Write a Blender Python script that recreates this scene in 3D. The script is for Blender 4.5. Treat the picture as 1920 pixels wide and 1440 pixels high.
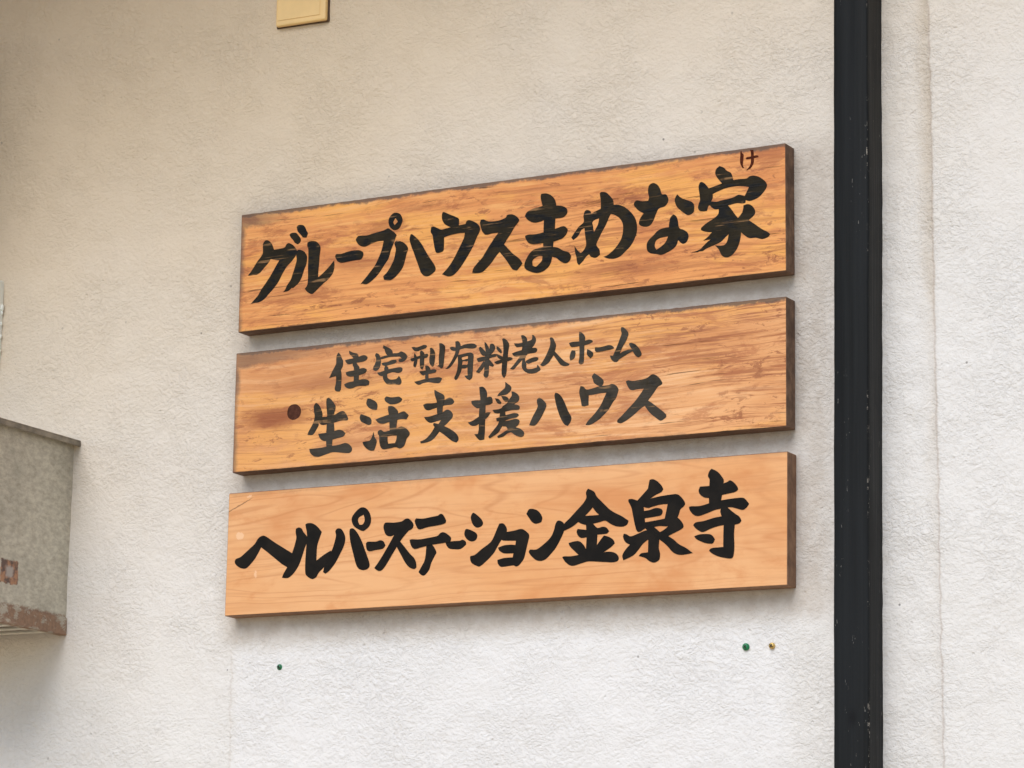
import bpy, bmesh, math, random
from mathutils import Vector, noise, geometry, Euler
import numpy as np

random.seed(7)
for o in list(bpy.data.objects):
    bpy.data.objects.remove(o)
scene = bpy.context.scene
COL = scene.collection

# ------------------------------------------------------------------ camera
ZS = 0.671
cam_d = bpy.data.cameras.new('camera')
cam = bpy.data.objects.new('camera', cam_d)
COL.objects.link(cam)
cam.location = (2.70838, -4.13828, 0.82905 + ZS)
cam.rotation_euler = (math.radians(101.530907), math.radians(-1.100219), math.radians(28.336109))
cam_d.sensor_width = 36.0
cam_d.lens = 6243.37 / 1920 * 36.0
cam_d.clip_start = 0.05
cam_d.clip_end = 400
scene.camera = cam

# ------------------------------------------------------------------ light
SUN_EL, SUN_AZ = 46.5, 181.0        # elevation, compass bearing (x east, y north)
world = bpy.data.worlds.new('World')
scene.world = world
world.use_nodes = True
wn = world.node_tree.nodes
wl = world.node_tree.links
bgn = wn.get('Background') or wn.new('ShaderNodeBackground')
sky = wn.new('ShaderNodeTexSky')
sky.sky_type = 'NISHITA'
sky.sun_disc = False
sky.sun_elevation = math.radians(SUN_EL)
sky.sun_rotation = math.radians(SUN_AZ)
sky.air_density = 1.0
sky.dust_density = 1.0
sky.ozone_density = 1.0
wl.new(sky.outputs[0], bgn.inputs[0])
bgn.inputs[1].default_value = 0.10
sd = bpy.data.lights.new('sun', 'SUN')
sd.energy = 1.5
sd.angle = math.radians(46)
sd.color = (1.0, 1.0, 1.0)
sun = bpy.data.objects.new('sun', sd)
COL.objects.link(sun)
az, el = math.radians(SUN_AZ), math.radians(SUN_EL)
to_sun = Vector((math.sin(az) * math.cos(el), math.cos(az) * math.cos(el), math.sin(el)))
sun.rotation_euler = to_sun.to_track_quat('Z', 'Y').to_euler()
sun.location = to_sun * 8
vs = scene.view_settings
vs.view_transform = 'Standard'
vs.look = 'None'
vs.gamma = 1.0
vs.use_curve_mapping = False
vs.exposure = 0.68

# ------------------------------------------------------------------ helpers
def tag(o, label=None, cat=None, group=None, kind=None):
    if label: o['label'] = label
    if cat: o['category'] = cat
    if group: o['group'] = group
    if kind: o['kind'] = kind
    return o

def empty(name, loc, rot=(0, 0, 0)):
    o = bpy.data.objects.new(name, None)
    o.empty_display_size = 0.05
    COL.objects.link(o)
    o.location = loc
    o.rotation_euler = rot
    return o

def link_mesh(name, me, mats, parent=None):
    for m in mats:
        me.materials.append(m)
    o = bpy.data.objects.new(name, me)
    COL.objects.link(o)
    if parent:
        o.parent = parent
    return o

def bm_obj(name, bm, mats, parent=None, smooth=False):
    bm.normal_update()
    me = bpy.data.meshes.new(name)
    bm.to_mesh(me)
    bm.free()
    if smooth:
        me.polygons.foreach_set('use_smooth', [True] * len(me.polygons))
    return link_mesh(name, me, mats, parent)

def box(bm, x0, x1, y0, y1, z0, z1, bev=0.0, seg=2, mat=0):
    r = bmesh.ops.create_cube(bm, size=1.0)
    vs_ = r['verts']
    for v in vs_:
        v.co = Vector(((x0 + x1) / 2 + v.co.x * (x1 - x0), (y0 + y1) / 2 + v.co.y * (y1 - y0), (z0 + z1) / 2 + v.co.z * (z1 - z0)))
    fs = list({f for v in vs_ for f in v.link_faces})
    for f in fs:
        f.material_index = mat
    if bev > 0:
        es = list({e for v in vs_ for e in v.link_edges})
        rr = bmesh.ops.bevel(bm, geom=es, offset=bev, segments=seg, affect='EDGES', profile=0.5)
        for f in rr['faces']:
            f.material_index = mat
    return vs_

class NT:
    """small node-tree builder"""
    def __init__(self, name):
        self.m = bpy.data.materials.new(name)
        self.m.use_nodes = True
        self.t = self.m.node_tree
        self.t.nodes.clear()
        self.out = self.t.nodes.new('ShaderNodeOutputMaterial')
        self.b = self.t.nodes.new('ShaderNodeBsdfPrincipled')
        self.t.links.new(self.b.outputs[0], self.out.inputs[0])
    def n(self, typ, **kw):
        nd = self.t.nodes.new(typ)
        for k, v in kw.items():
            setattr(nd, k, v)
        return nd
    def set(self, sock, v):
        if isinstance(v, bpy.types.NodeSocket):
            self.t.links.new(v, sock)
        elif isinstance(v, (tuple, list)) and len(v) == 3 and sock.type == 'RGBA':
            sock.default_value = (*v, 1)
        else:
            sock.default_value = v
    def co(self, kind='Object'):
        return self.n('ShaderNodeTexCoord').outputs[kind]
    def map(self, vec, scale=(1, 1, 1), loc=(0, 0, 0), rot=(0, 0, 0)):
        m = self.n('ShaderNodeMapping')
        self.set(m.inputs['Vector'], vec)
        m.inputs['Scale'].default_value = scale
        m.inputs['Location'].default_value = loc
        m.inputs['Rotation'].default_value = rot
        return m.outputs[0]
    def noise(self, vec, scale=5, detail=3, rough=0.5, dist=0.0, color=False):
        m = self.n('ShaderNodeTexNoise')
        self.set(m.inputs['Vector'], vec)
        m.inputs['Scale'].default_value = scale
        m.inputs['Detail'].default_value = detail
        m.inputs['Roughness'].default_value = rough
        m.inputs['Distortion'].default_value = dist
        return m.outputs['Color' if color else 'Fac']
    def voro(self, vec, scale=5, feat='F1', rnd=1.0, out='Distance'):
        m = self.n('ShaderNodeTexVoronoi', feature=feat)
        self.set(m.inputs['Vector'], vec)
        m.inputs['Scale'].default_value = scale
        m.inputs['Randomness'].default_value = rnd
        return m.outputs[out]
    def math(self, op, a, b=0.0, c=0.0, clamp=False):
        m = self.n('ShaderNodeMath', operation=op, use_clamp=clamp)
        self.set(m.inputs[0], a)
        self.set(m.inputs[1], b)
        if len(m.inputs) > 2:
            self.set(m.inputs[2], c)
        return m.outputs[0]
    def ramp(self, v, a, b, lo=0.0, hi=1.0, smooth=True):
        m = self.n('ShaderNodeMapRange', interpolation_type='SMOOTHSTEP' if smooth else 'LINEAR')
        self.set(m.inputs['Value'], v)
        m.inputs['From Min'].default_value = a
        m.inputs['From Max'].default_value = b
        m.inputs['To Min'].default_value = lo
        m.inputs['To Max'].default_value = hi
        return m.outputs[0]
    def mix(self, fac, a, b, mode='MIX'):
        m = self.n('ShaderNodeMix', data_type='RGBA', blend_type=mode)
        self.set(m.inputs[0], fac)
        self.set(m.inputs[6], a)
        self.set(m.inputs[7], b)
        return m.outputs[2]
    def sep(self, vec):
        m = self.n('ShaderNodeSeparateXYZ')
        self.set(m.inputs[0], vec)
        return m.outputs
    def comb(self, x, y, z):
        m = self.n('ShaderNodeCombineXYZ')
        for i, v in enumerate((x, y, z)):
            self.set(m.inputs[i], v)
        return m.outputs[0]
    def bump(self, h, dist=0.001, strength=1.0, normal=None):
        m = self.n('ShaderNodeBump')
        m.inputs['Strength'].default_value = strength
        m.inputs['Distance'].default_value = dist
        self.set(m.inputs['Height'], h)
        if normal is not None:
            self.set(m.inputs['Normal'], normal)
        return m.outputs[0]
    def done(self, color=None, rough=None, normal=None, metal=None, spec=None):
        if color is not None: self.set(self.b.inputs['Base Color'], color)
        if rough is not None: self.set(self.b.inputs['Roughness'], rough)
        if normal is not None: self.set(self.b.inputs['Normal'], normal)
        if metal is not None: self.set(self.b.inputs['Metallic'], metal)
        if spec is not None: self.set(self.b.inputs['Specular IOR Level'], spec)
        return self.m

def blobs(t, x, z, lst):
    """sum of soft ellipses (cx, cz, rx, rz, strength) in local metres"""
    acc = None
    for cx, cz, rx, rz, s in lst:
        dx = t.math('DIVIDE', t.math('SUBTRACT', x, cx), rx)
        dz = t.math('DIVIDE', t.math('SUBTRACT', z, cz), rz)
        d = t.math('SQRT', t.math('ADD', t.math('MULTIPLY', dx, dx), t.math('MULTIPLY', dz, dz)))
        v = t.ramp(d, 0.25, 1.0, s, 0.0)
        acc = v if acc is None else t.math('MAXIMUM', acc, v)
    return acc

# ------------------------------------------------------------------ materials
def mat_wall():
    t = NT('sprayed_plaster')
    co = t.co()
    s = t.sep(co)
    x, z = s[0], s[2]
    warp = t.noise(co, 30, 2, 0.5, color=True)
    wv = t.n('ShaderNodeVectorMath', operation='MULTIPLY_ADD')
    t.set(wv.inputs[0], warp); wv.inputs[1].default_value = (0.012, 0.012, 0.012); t.set(wv.inputs[2], co)
    w = wv.outputs[0]
    # large lumps, worm-like ridges, fine grit
    lumps = t.noise(w, 52, 3, 0.6)
    grain = t.noise(t.map(w, (1, 1, 1.2)), 150, 4, 0.66, 0.15)
    plate = t.ramp(grain, 0.36, 0.60)
    grit = t.noise(co, 390, 3, 0.65)
    h = t.math('ADD', t.math('MULTIPLY', lumps, 0.55), t.math('MULTIPLY', plate, 0.30))
    h = t.math('ADD', h, t.math('MULTIPLY', grain, 0.45))
    h = t.math('ADD', h, t.math('MULTIPLY', grit, 0.20))
    drop = t.math('MULTIPLY', t.ramp(t.voro(w, 62), 0.42, 0.10), t.ramp(t.noise(t.map(co, loc=(9, 2, 5)), 23, 2), 0.48, 0.62))
    h = t.math('ADD', h, t.math('MULTIPLY', drop, 0.35))
    pit = t.math('MULTIPLY', t.ramp(t.voro(t.map(w, loc=(2, 0, 7)), 85), 0.22, 0.08), t.ramp(t.noise(t.map(co, loc=(1, 7, 3)), 17, 2), 0.52, 0.62))
    h = t.math('SUBTRACT', h, t.math('MULTIPLY', pit, 0.45))
    amp = t.ramp(t.noise(co, 6, 3, 0.6), 0.32, 0.68, 0.55, 1.15)
    h = t.math('MULTIPLY', h, amp)
    nrm = t.bump(h, 0.0019, 1.0)
    # colour: off-white paint, faint yellowing, cleaner rectangle where a fourth board hung
    base = t.mix(t.ramp(t.noise(co, 2.2, 3), 0.35, 0.65), BASEA, BASEB)
    # warm bounce light tinted into the paint, part tan dust, clouded, strongest upper left
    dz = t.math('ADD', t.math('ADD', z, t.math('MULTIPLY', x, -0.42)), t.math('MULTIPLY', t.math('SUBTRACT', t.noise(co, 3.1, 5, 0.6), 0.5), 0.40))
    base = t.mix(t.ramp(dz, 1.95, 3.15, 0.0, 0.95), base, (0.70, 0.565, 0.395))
    wz = t.math('ADD', z, t.math('MULTIPLY', t.math('SUBTRACT', t.noise(co, 25, 5, 0.7), 0.5), 0.030))
    wx = t.math('ADD', x, t.math('MULTIPLY', t.math('SUBTRACT', t.noise(co, 31, 5, 0.7), 0.5), 0.026))
    inx = t.math('MULTIPLY', t.ramp(wx, -0.010, 0.008), t.ramp(wx, 0.87, 0.915, 1, 0))
    inz = t.ramp(wz, 2.078, 2.108, 1, 0)
    clean = t.math('MULTIPLY', inx, inz)
    base = t.mix(clean, base, CLEAN)
    sl = t.math('ABSOLUTE', t.math('ADD', wx, 0.008))
    sl = t.math('MULTIPLY', t.ramp(sl, 0.0005, 0.003, 1, 0), t.ramp(wz, 2.08, 2.10, 1, 0))
    base = t.mix(t.math('MULTIPLY', sl, 0.22), base, (0.48, 0.40, 0.33))
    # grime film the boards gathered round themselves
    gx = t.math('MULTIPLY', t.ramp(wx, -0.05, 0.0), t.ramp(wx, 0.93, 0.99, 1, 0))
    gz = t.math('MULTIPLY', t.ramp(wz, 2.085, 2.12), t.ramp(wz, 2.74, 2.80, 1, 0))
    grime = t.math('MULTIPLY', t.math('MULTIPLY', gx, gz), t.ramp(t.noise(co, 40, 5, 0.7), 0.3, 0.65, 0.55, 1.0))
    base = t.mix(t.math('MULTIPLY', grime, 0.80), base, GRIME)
    # rain stain along the seam right of the post
    sx = t.math('ADD', t.math('MULTIPLY', z, -0.0148), 1.1436)
    sw = t.math('ADD', x, t.math('MULTIPLY', t.math('SUBTRACT', t.noise(co, 45, 3), 0.5), 0.010))
    ds = t.math('SUBTRACT', sw, sx)
    seam = t.math('MULTIPLY', t.ramp(ds, -0.030, -0.002), t.ramp(ds, -0.001, 0.004, 1, 0))
    seam = t.math('MULTIPLY', seam, t.ramp(t.noise(t.map(co, (1, 1, 0.4)), 28, 3), 0.3, 0.65, 0.2, 1))
    seam = t.math('MULTIPLY', seam, t.ramp(z, 2.0, 2.75, 0.25, 0.9))
    base = t.mix(t.math('MULTIPLY', seam, 0.55), base, (0.50, 0.40, 0.28))
    line = t.math('MULTIPLY', t.ramp(ds, -0.0028, 0.0), t.ramp(ds, 0.0, 0.0028, 1, 0))
    base = t.mix(t.math('MULTIPLY', line, 0.35), base, (0.40, 0.30, 0.24))
    # browner tone in the hollows of the grain
    hol = t.ramp(grain, 0.46, 0.34)
    base = t.mix(t.math('MULTIPLY', hol, 0.07), base, (0.45, 0.36, 0.26))
    # sparse dark specks
    sp = t.math('MULTIPLY', t.ramp(t.voro(co, 42), 0.05, 0.12, 1, 0), t.ramp(t.noise(co, 19, 1), 0.60, 0.70))
    base = t.mix(t.math('MULTIPLY', sp, 0.45), base, (0.20, 0.17, 0.14))
    sp2 = t.math('MULTIPLY', t.ramp(t.voro(t.map(co, loc=(3.1, 0, 1.7)), 16), 0.018, 0.035, 1, 0), t.ramp(t.noise(co, 11, 1), 0.5, 0.6))
    base = t.mix(t.math('MULTIPLY', sp2, 0.7), base, (0.10, 0.09, 0.08))
    return t.done(base, 0.9, nrm, spec=0.25)

BASEA, BASEB = (0.725, 0.695, 0.655), (0.74, 0.713, 0.678)
CLEAN = (0.755, 0.733, 0.71)
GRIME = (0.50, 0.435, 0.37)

def mat_wood(name, light, mid, dark, red, stains, kind, seed):
    t = NT(name)
    co = t.co()
    off = t.map(co, loc=(seed * 1.37, seed * 0.7, seed * 2.11))
    s = t.sep(co)
    x, z = s[0], s[2]
    # slow wander of the grain direction
    wand = t.noise(t.map(off, (2.2, 1, 5)), 1.0, 3, 0.5)
    zw = t.math('ADD', z, t.math('MULTIPLY', t.math('SUBTRACT', wand, 0.5), 0.05))
    gv = t.comb(t.math('ADD', x, seed * 3.1), 0.0, zw)
    fine = t.noise(t.map(gv, (11, 1, 330)), 1.0, 6, 0.72)
    broad = t.noise(t.map(gv, (3.0, 1, 48)), 1.0, 4, 0.6)
    rings = t.noise(t.map(gv, (0.75, 1, 8.5)), 1.0, 2, 0.4)
    rl = t.math('ABSOLUTE', t.math('SUBTRACT', t.math('FRACT', t.math('MULTIPLY', rings, 34.0 if kind == 'new' else 18.0)), 0.5))
    rl = t.ramp(rl, 0.36 if kind == 'new' else 0.30, 0.5)
    cloud = t.noise(t.map(off, (5, 1, 11)), 1.0, 5, 0.62)
    col = t.mix(t.ramp(cloud, 0.30, 0.70), mid, light)
    if kind == 'new':
        col = t.mix(t.math('MULTIPLY', t.math('MULTIPLY', rl, t.ramp(t.noise(t.map(off, (6, 1, 14)), 1.0, 2), 0.35, 0.65, 0.35, 1.0)), 0.42), col, dark)
        col = t.mix(t.ramp(t.noise(t.map(gv, (6, 1, 170)), 1.0, 4, 0.6), 0.45, 0.70, 0, 0.30), col, dark)
        bl = t.noise(t.map(off, (4.5, 1, 9)), 1.0, 4, 0.6, 0.5)
        col = t.mix(t.ramp(bl, 0.50, 0.68, 0, 0.60), col, red)
        b2 = t.noise(t.map(off, (13, 1, 24), (2, 0, 5)), 1.0, 6, 0.7, 0.3)
        col = t.mix(t.ramp(b2, 0.52, 0.72, 0, 0.45), col, red)
    else:
        zone = t.ramp(t.noise(t.map(off, (3.2, 1, 13), (8, 0, 2)), 1.0, 5, 0.65, 0.4), 0.42, 0.60)
        pale = tuple(min(0.90, c * k) for c, k in zip(light, (1.06, 1.20, 1.40 if seed > 3 else 1.25)))
        gold = (0.84, 0.40, 0.085)
        streak = t.noise(t.map(gv, (3.6, 1, 120), (3, 0, 1)), 1.0, 7, 0.72)
        hair = t.noise(t.map(gv, (6.5, 1, 200), (1, 0, 6)), 1.0, 4, 0.6)
        amt = t.math('MULTIPLY', t.ramp(x, 0.30, 0.62, 0.45, 1.15) if seed > 3 else 0.7, t.math('ADD', 0.45 if seed > 3 else 0.35, t.math('MULTIPLY', zone, 0.65)))
        gl = t.noise(t.map(off, (4.2, 1, 17), (4, 0, 9)), 1.0, 5, 0.66)
        col = t.mix(t.ramp(gl, 0.48, 0.60, 0, 0.45 if seed > 3 else 0.70), col, gold)
        col = t.mix(t.math('MULTIPLY', t.ramp(streak, 0.51, 0.60, 0, 0.85), amt), col, dark)
        col = t.mix(t.math('MULTIPLY', t.ramp(hair, 0.52, 0.64, 0, 0.75), amt), col, dark)
        inv = t.math('MULTIPLY', t.math('SUBTRACT', 1.1, zone), t.ramp(x, 0.30, 0.62, 0.35, 0.85) if seed > 3 else 0.9)
        col = t.mix(t.math('MULTIPLY', t.ramp(streak, 0.50, 0.40, 0, 0.9), inv), col, pale)
        col = t.mix(t.math('MULTIPLY', t.ramp(hair, 0.46, 0.36, 0, 0.7), inv), col, pale)
        bl = t.noise(t.map(off, (8, 1, 30)), 1.0, 8, 0.74, 0.5)
        col = t.mix(t.ramp(bl, 0.53, 0.62, 0, 0.58), col, red)
        sc = t.noise(t.map(off, (30, 1, 85)), 1.0, 6, 0.75, 0.6)
        col = t.mix(t.math('MULTIPLY', t.ramp(sc, 0.565, 0.62, 0, 0.75), t.math('ADD', 0.25, t.math('MULTIPLY', zone, 0.75))), col, tuple(c * 0.75 for c in red))
    # placed stains, ragged by noise
    nx = t.math('ADD', x, t.math('MULTIPLY', t.math('SUBTRACT', t.noise(t.map(off, (14, 1, 40)), 1, 4, 0.65), 0.5), 0.10))
    nz = t.math('ADD', z, t.math('MULTIPLY', t.math('SUBTRACT', t.noise(t.map(off, (16, 1, 44), (5, 0, 3)), 1, 4, 0.65), 0.5), 0.030))
    if stains:
        st = blobs(t, nx, nz, stains)
        st = t.math('MULTIPLY', st, t.ramp(broad, 0.25, 0.65, 0.55, 1.0))
        col = t.mix(st, col, (0.30, 0.082, 0.022))
    if kind == 'new':
        scar = blobs(t, t.math('ADD', x, t.math('MULTIPLY', t.math('SUBTRACT', t.noise(off, 90, 4, 0.7), 0.5), 0.012)),
                     t.math('ADD', z, t.math('MULTIPLY', t.math('SUBTRACT', t.noise(t.map(off, loc=(4, 0, 4)), 90, 4, 0.7), 0.5), 0.012)),
                     [(0.022, 0.119, 0.011, 0.009, 1.0), (0.036, 0.178, 0.006, 0.0035, 1.0), (0.052, 0.060, 0.004, 0.010, 0.6)])
        col = t.mix(t.ramp(scar, 0.35, 0.6, 0, 0.6), col, (0.86, 0.56, 0.34))
        ck = t.math('ABSOLUTE', t.math('SUBTRACT', t.math('ADD', z, t.math('MULTIPLY', t.noise(off, 60, 3, 0.6), 0.008)), t.math('ADD', 0.160, t.math('MULTIPLY', x, 0.45))))
        ck = t.math('MULTIPLY', t.ramp(ck, 0.0004, 0.0014, 1, 0), t.ramp(x, 0.035, 0.045, 1, 0))
        col = t.mix(t.math('MULTIPLY', ck, 0.75), col, (0.18, 0.08, 0.03))
    H = 0.184
    W = 0.903
    edge_col = (0.085, 0.062, 0.048)
    ez = t.math('ADD', z, t.math('MULTIPLY', t.math('SUBTRACT', t.noise(t.map(off, (34, 1, 34)), 1, 6, 0.75), 0.5), 0.020))
    ex = t.math('ADD', x, t.math('MULTIPLY', t.math('SUBTRACT', t.noise(t.map(off, (20, 1, 20), (1, 0, 8)), 1, 5, 0.7), 0.5), 0.022))
    if kind == 'old':
        top = t.ramp(ez, H - 0.009, H - 0.004, 0, 0.85)
        cor = t.math('MULTIPLY', t.ramp(ex, 0.02, 0.22 if seed > 3 else 0.10, 1, 0), t.ramp(t.math('ADD', ez, t.math('MULTIPLY', ex, -0.05)), H - 0.028, H - 0.020, 0, 0.6))
        lft = t.ramp(ex, 0.0, 0.010, 0.75, 0)
        bot = t.ramp(ez, -0.002, 0.004, 0.45, 0)
        e = t.math('MAXIMUM', t.math('MAXIMUM', top, cor), t.math('MAXIMUM', lft, bot))
        col = t.mix(e, col, edge_col)
    else:
        top = t.ramp(ez, H - 0.008, H + 0.002, 0, 0.35)
        col = t.mix(top, col, (0.30, 0.16, 0.07))
    # fibres and checks
    crk = t.noise(t.map(gv, (5.5, 1, 210), (7, 0, 2)), 1.0, 3, 0.6)
    crack = t.ramp(crk, 0.645 if kind == 'old' else 0.80, 0.70 if kind == 'old' else 0.86)
    if kind == 'old' and seed > 3:
        crack = t.math('MULTIPLY', crack, t.ramp(x, 0.35, 0.75, 0.25, 1.0))
    col = t.mix(t.math('MULTIPLY', crack, 0.65), col, (0.10, 0.045, 0.02))
    # pinholes
    ph = t.ramp(t.voro(t.map(off, (1, 1, 1)), 11), 0.012, 0.02, 1, 0)
    col = t.mix(t.math('MULTIPLY', ph, 0.8), col, (0.05, 0.02, 0.01))
    h = t.math('ADD', t.math('MULTIPLY', fine, 0.6 if kind == 'old' else 0.2), t.math('MULTIPLY', crack, -0.8))
    h = t.math('ADD', h, t.math('MULTIPLY', broad, 0.5))
    nrm = t.bump(h, 0.0010 if kind == 'old' else 0.0003, 1.0)
    rough = t.ramp(cloud, 0.3, 0.7, 0.42, 0.62)
    return t.done(col, rough, nrm, spec=0.4)

def mat_side(name, a, b):
    t = NT(name)
    co = t.co()
    g = t.noise(t.map(co, (4, 60, 60)), 1.0, 5, 0.65)
    p = t.noise(co, 14, 4, 0.6)
    col = t.mix(t.ramp(g, 0.35, 0.7), a, b)
    col = t.mix(t.ramp(p, 0.5, 0.75, 0, 0.7), col, tuple(c * 0.35 for c in a))
    e = t.ramp(t.noise(t.map(co, (150, 150, 9)), 1.0, 3, 0.6), 0.45, 0.7, 0, 0.4)
    col = t.mix(e, col, tuple(c * 0.5 for c in a))
    return t.done(col, 0.7, t.bump(g, 0.0008, 1.0))

def mat_ink(name, worn, faded=False):
    t = NT(name)
    co = t.co()
    st = t.noise(t.map(co, (16, 1, 330)), 1.0, 4, 0.6)
    pz = t.noise(co, 28, 3, 0.6)
    gl = t.noise(t.map(co, (22, 1, 60)), 1.0, 4, 0.6, 0.4)
    if worn:
        base = t.mix(t.ramp(pz, 0.35, 0.7), (0.017, 0.0135, 0.0085), (0.030, 0.023, 0.013))
        base = t.mix(t.ramp(gl, 0.50, 0.60), base, (0.005, 0.0045, 0.004))
        if faded:
            base = t.mix(t.ramp(t.noise(co, 17, 4, 0.6), 0.36, 0.55, 0.25, 1.0), base, (0.050, 0.042, 0.032))
        st2 = t.noise(t.map(co, (9, 1, 190)), 1.0, 4, 0.6)
        m = t.math('MULTIPLY', t.ramp(st2, 0.58, 0.65), t.ramp(t.noise(co, 24, 3, 0.6, 0.3), 0.46, 0.56))
        base = t.mix(t.math('MULTIPLY', m, 0.65), base, (0.34, 0.19, 0.085))
        rough = t.ramp(gl, 0.48, 0.60, 0.62, 0.40)
        spec = t.ramp(gl, 0.48, 0.60, 0.08, 0.14)
    else:
        base = t.mix(t.ramp(pz, 0.35, 0.7), (0.0085, 0.0075, 0.0065), (0.015, 0.012, 0.0095))
        rough = 0.6
        spec = 0.08
    h = t.math('ADD', t.math('MULTIPLY', st, 0.9), t.math('MULTIPLY', pz, 0.8))
    return t.done(base, rough, t.bump(h, 0.0012 if worn else 0.0002, 1.0), spec=spec)

def mat_post():
    t = NT('black_stained_timber')
    co = t.co()
    s = t.sep(co)
    g = t.noise(t.map(co, (130, 130, 2.2)), 1.0, 5, 0.62)
    b = t.noise(t.map(co, (22, 22, 1.6)), 1.0, 3, 0.55)
    col = t.mix(t.ramp(g, 0.35, 0.7), (0.004, 0.0042, 0.004), (0.0095, 0.0105, 0.0105))
    col = t.mix(t.ramp(b, 0.4, 0.7, 0, 0.6), col, (0.014, 0.016, 0.018))
    # rubbed arris and small chips
    ar = t.math('ABSOLUTE', t.math('SUBTRACT', s[0], 0.0497))
    arm = t.math('MULTIPLY', t.ramp(ar, 0.0002, 0.0013, 1, 0), t.ramp(s[1], -0.0485, -0.047, 1, 0))
    arm = t.math('MULTIPLY', arm, t.math('MULTIPLY', t.ramp(t.noise(t.map(co, (60, 60, 45)), 1, 4, 0.75), 0.53, 0.62), t.ramp(t.noise(t.map(co, (1, 1, 7)), 1, 3), 0.48, 0.58)))
    col = t.mix(arm, col, (0.36, 0.32, 0.27))
    ch = t.math('MULTIPLY', t.ramp(t.noise(t.map(co, (330, 330, 95)), 1, 2, 0.6), 0.69, 0.74), t.ramp(t.noise(t.map(co, (30, 30, 6)), 1, 2), 0.48, 0.60))
    col = t.mix(t.math('MULTIPLY', ch, 0.75), col, (0.22, 0.21, 0.19))
    kn = t.ramp(t.voro(t.map(co, (9, 9, 5)), 1.0), 0.02, 0.10, 1, 0)
    col = t.mix(kn, col, (0.004, 0.004, 0.005))
    h = t.math('ADD', g, t.math('MULTIPLY', b, 0.6))
    return t.done(col, t.ramp(b, 0.3, 0.7, 0.42, 0.6), t.bump(h, 0.0007, 1.0), spec=0.14)

def mat_galv():
    t = NT('galvanised_steel')
    co = t.co()
    s = t.sep(co)
    a = t.voro(t.map(co, (1, 0.55, 1)), 190, out='Color')
    sp = t.sep(a)[0]
    n1 = t.noise(t.map(co, (1, 0.55, 1)), 120, 5, 0.75)
    n2 = t.noise(co, 9, 3, 0.6)
    col = t.mix(t.ramp(n1, 0.36, 0.66), (0.44, 0.40, 0.32), (0.63, 0.59, 0.48))
    col = t.mix(t.math('MULTIPLY', sp, 0.22), col, (0.75, 0.73, 0.62))
    col = t.mix(t.ramp(n2, 0.4, 0.75, 0, 0.35), col, (0.15, 0.14, 0.11))
    # rust band on the bottom fold and a square rusted patch
    zz = t.math('ADD', s[2], t.math('MULTIPLY', t.math('SUBTRACT', t.noise(co, 90, 4, 0.7), 0.5), 0.016))
    band = t.math('MULTIPLY', t.ramp(zz, 0.027, 0.033, 1, 0), t.ramp(t.noise(t.map(co, (1, 0.6, 1)), 55, 5, 0.75), 0.40, 0.52, 0.15, 0.9))
    rust = t.mix(t.noise(co, 140, 4, 0.7), (0.085, 0.040, 0.026), (0.40, 0.22, 0.12))
    col = t.mix(band, col, rust)
    py, pz = t.math('ABSOLUTE', t.math('SUBTRACT', s[1], -0.150)), t.math('ABSOLUTE', t.math('SUBTRACT', s[2], 0.078))
    pn = t.math('MULTIPLY', t.math('SUBTRACT', t.noise(co, 130, 3, 0.7), 0.5), 0.009)
    patch = t.math('MULTIPLY', t.ramp(t.math('ADD', py, pn), 0.020, 0.023, 1, 0), t.ramp(t.math('ADD', pz, pn), 0.0165, 0.019, 1, 0))
    core = t.math('MULTIPLY', t.ramp(t.math('ADD', py, pn), 0.006, 0.012, 1, 0), t.ramp(t.math('ADD', pz, pn), 0.005, 0.011, 1, 0))
    prc = t.mix(t.ramp(t.noise(co, 70, 3, 0.6), 0.4, 0.6), (0.10, 0.05, 0.04), (0.42, 0.20, 0.10))
    prc = t.mix(core, prc, (0.40, 0.34, 0.30))
    col = t.mix(t.math('MULTIPLY', patch, 0.9), col, prc)
    rustm = t.math('MAXIMUM', band, patch)
    return t.done(col, t.ramp(rustm, 0, 1, 0.58, 0.85), t.bump(n1, 0.0004, 1.0), metal=t.ramp(rustm, 0, 1, 0.35, 0.0))

def mat_simple(name, col, rough=0.5, metal=0.0, var=0.12, scale=60, bump=0.0002):
    t = NT(name)
    co = t.co()
    n = t.noise(co, scale, 4, 0.6)
    c = t.mix(t.ramp(n, 0.3, 0.7), tuple(v * (1 - var) for v in col), tuple(min(1, v * (1 + var)) for v in col))
    return t.done(c, rough, t.bump(n, bump, 1.0), metal=metal)

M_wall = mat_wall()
M_post = mat_post()
M_galv = mat_galv()
M_ink_worn = mat_ink('worn_ink', True)
M_ink_faded = mat_ink('faded_ink', True, True)
M_ink = mat_ink('black_ink', False)
M_ink_brown = mat_simple('thin_brown_ink', (0.065, 0.014, 0.006), 0.8, 0, 0.5, 400)
M_ink_brown.node_tree.nodes['Principled BSDF'].inputs['Specular IOR Level'].default_value = 0.1
M_knot = mat_simple('brown_plug', (0.070, 0.026, 0.016), 0.8, 0, 0.35, 160)
M_knot.node_tree.nodes['Principled BSDF'].inputs['Specular IOR Level'].default_value = 0.1
M_side_old = mat_side('dark_board_edge', (0.11, 0.055, 0.030), (0.24, 0.135, 0.078))
M_side_new = mat_side('brown_board_edge', (0.21, 0.105, 0.055), (0.32, 0.175, 0.095))
M_cream = mat_simple('cream_plastic', (0.84, 0.58, 0.25), 0.42, 0, 0.03, 40, 0.0001)
M_gap = mat_simple('brown_gasket', (0.10, 0.06, 0.035), 0.8, 0, 0.3, 90)
M_white = mat_simple('white_paint', (0.80, 0.80, 0.72), 0.5, 0, 0.08, 50)
M_lid = mat_simple('dull_sheet_metal', (0.25, 0.215, 0.165), 0.55, 0.3, 0.3, 45, 0.0003)
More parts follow.
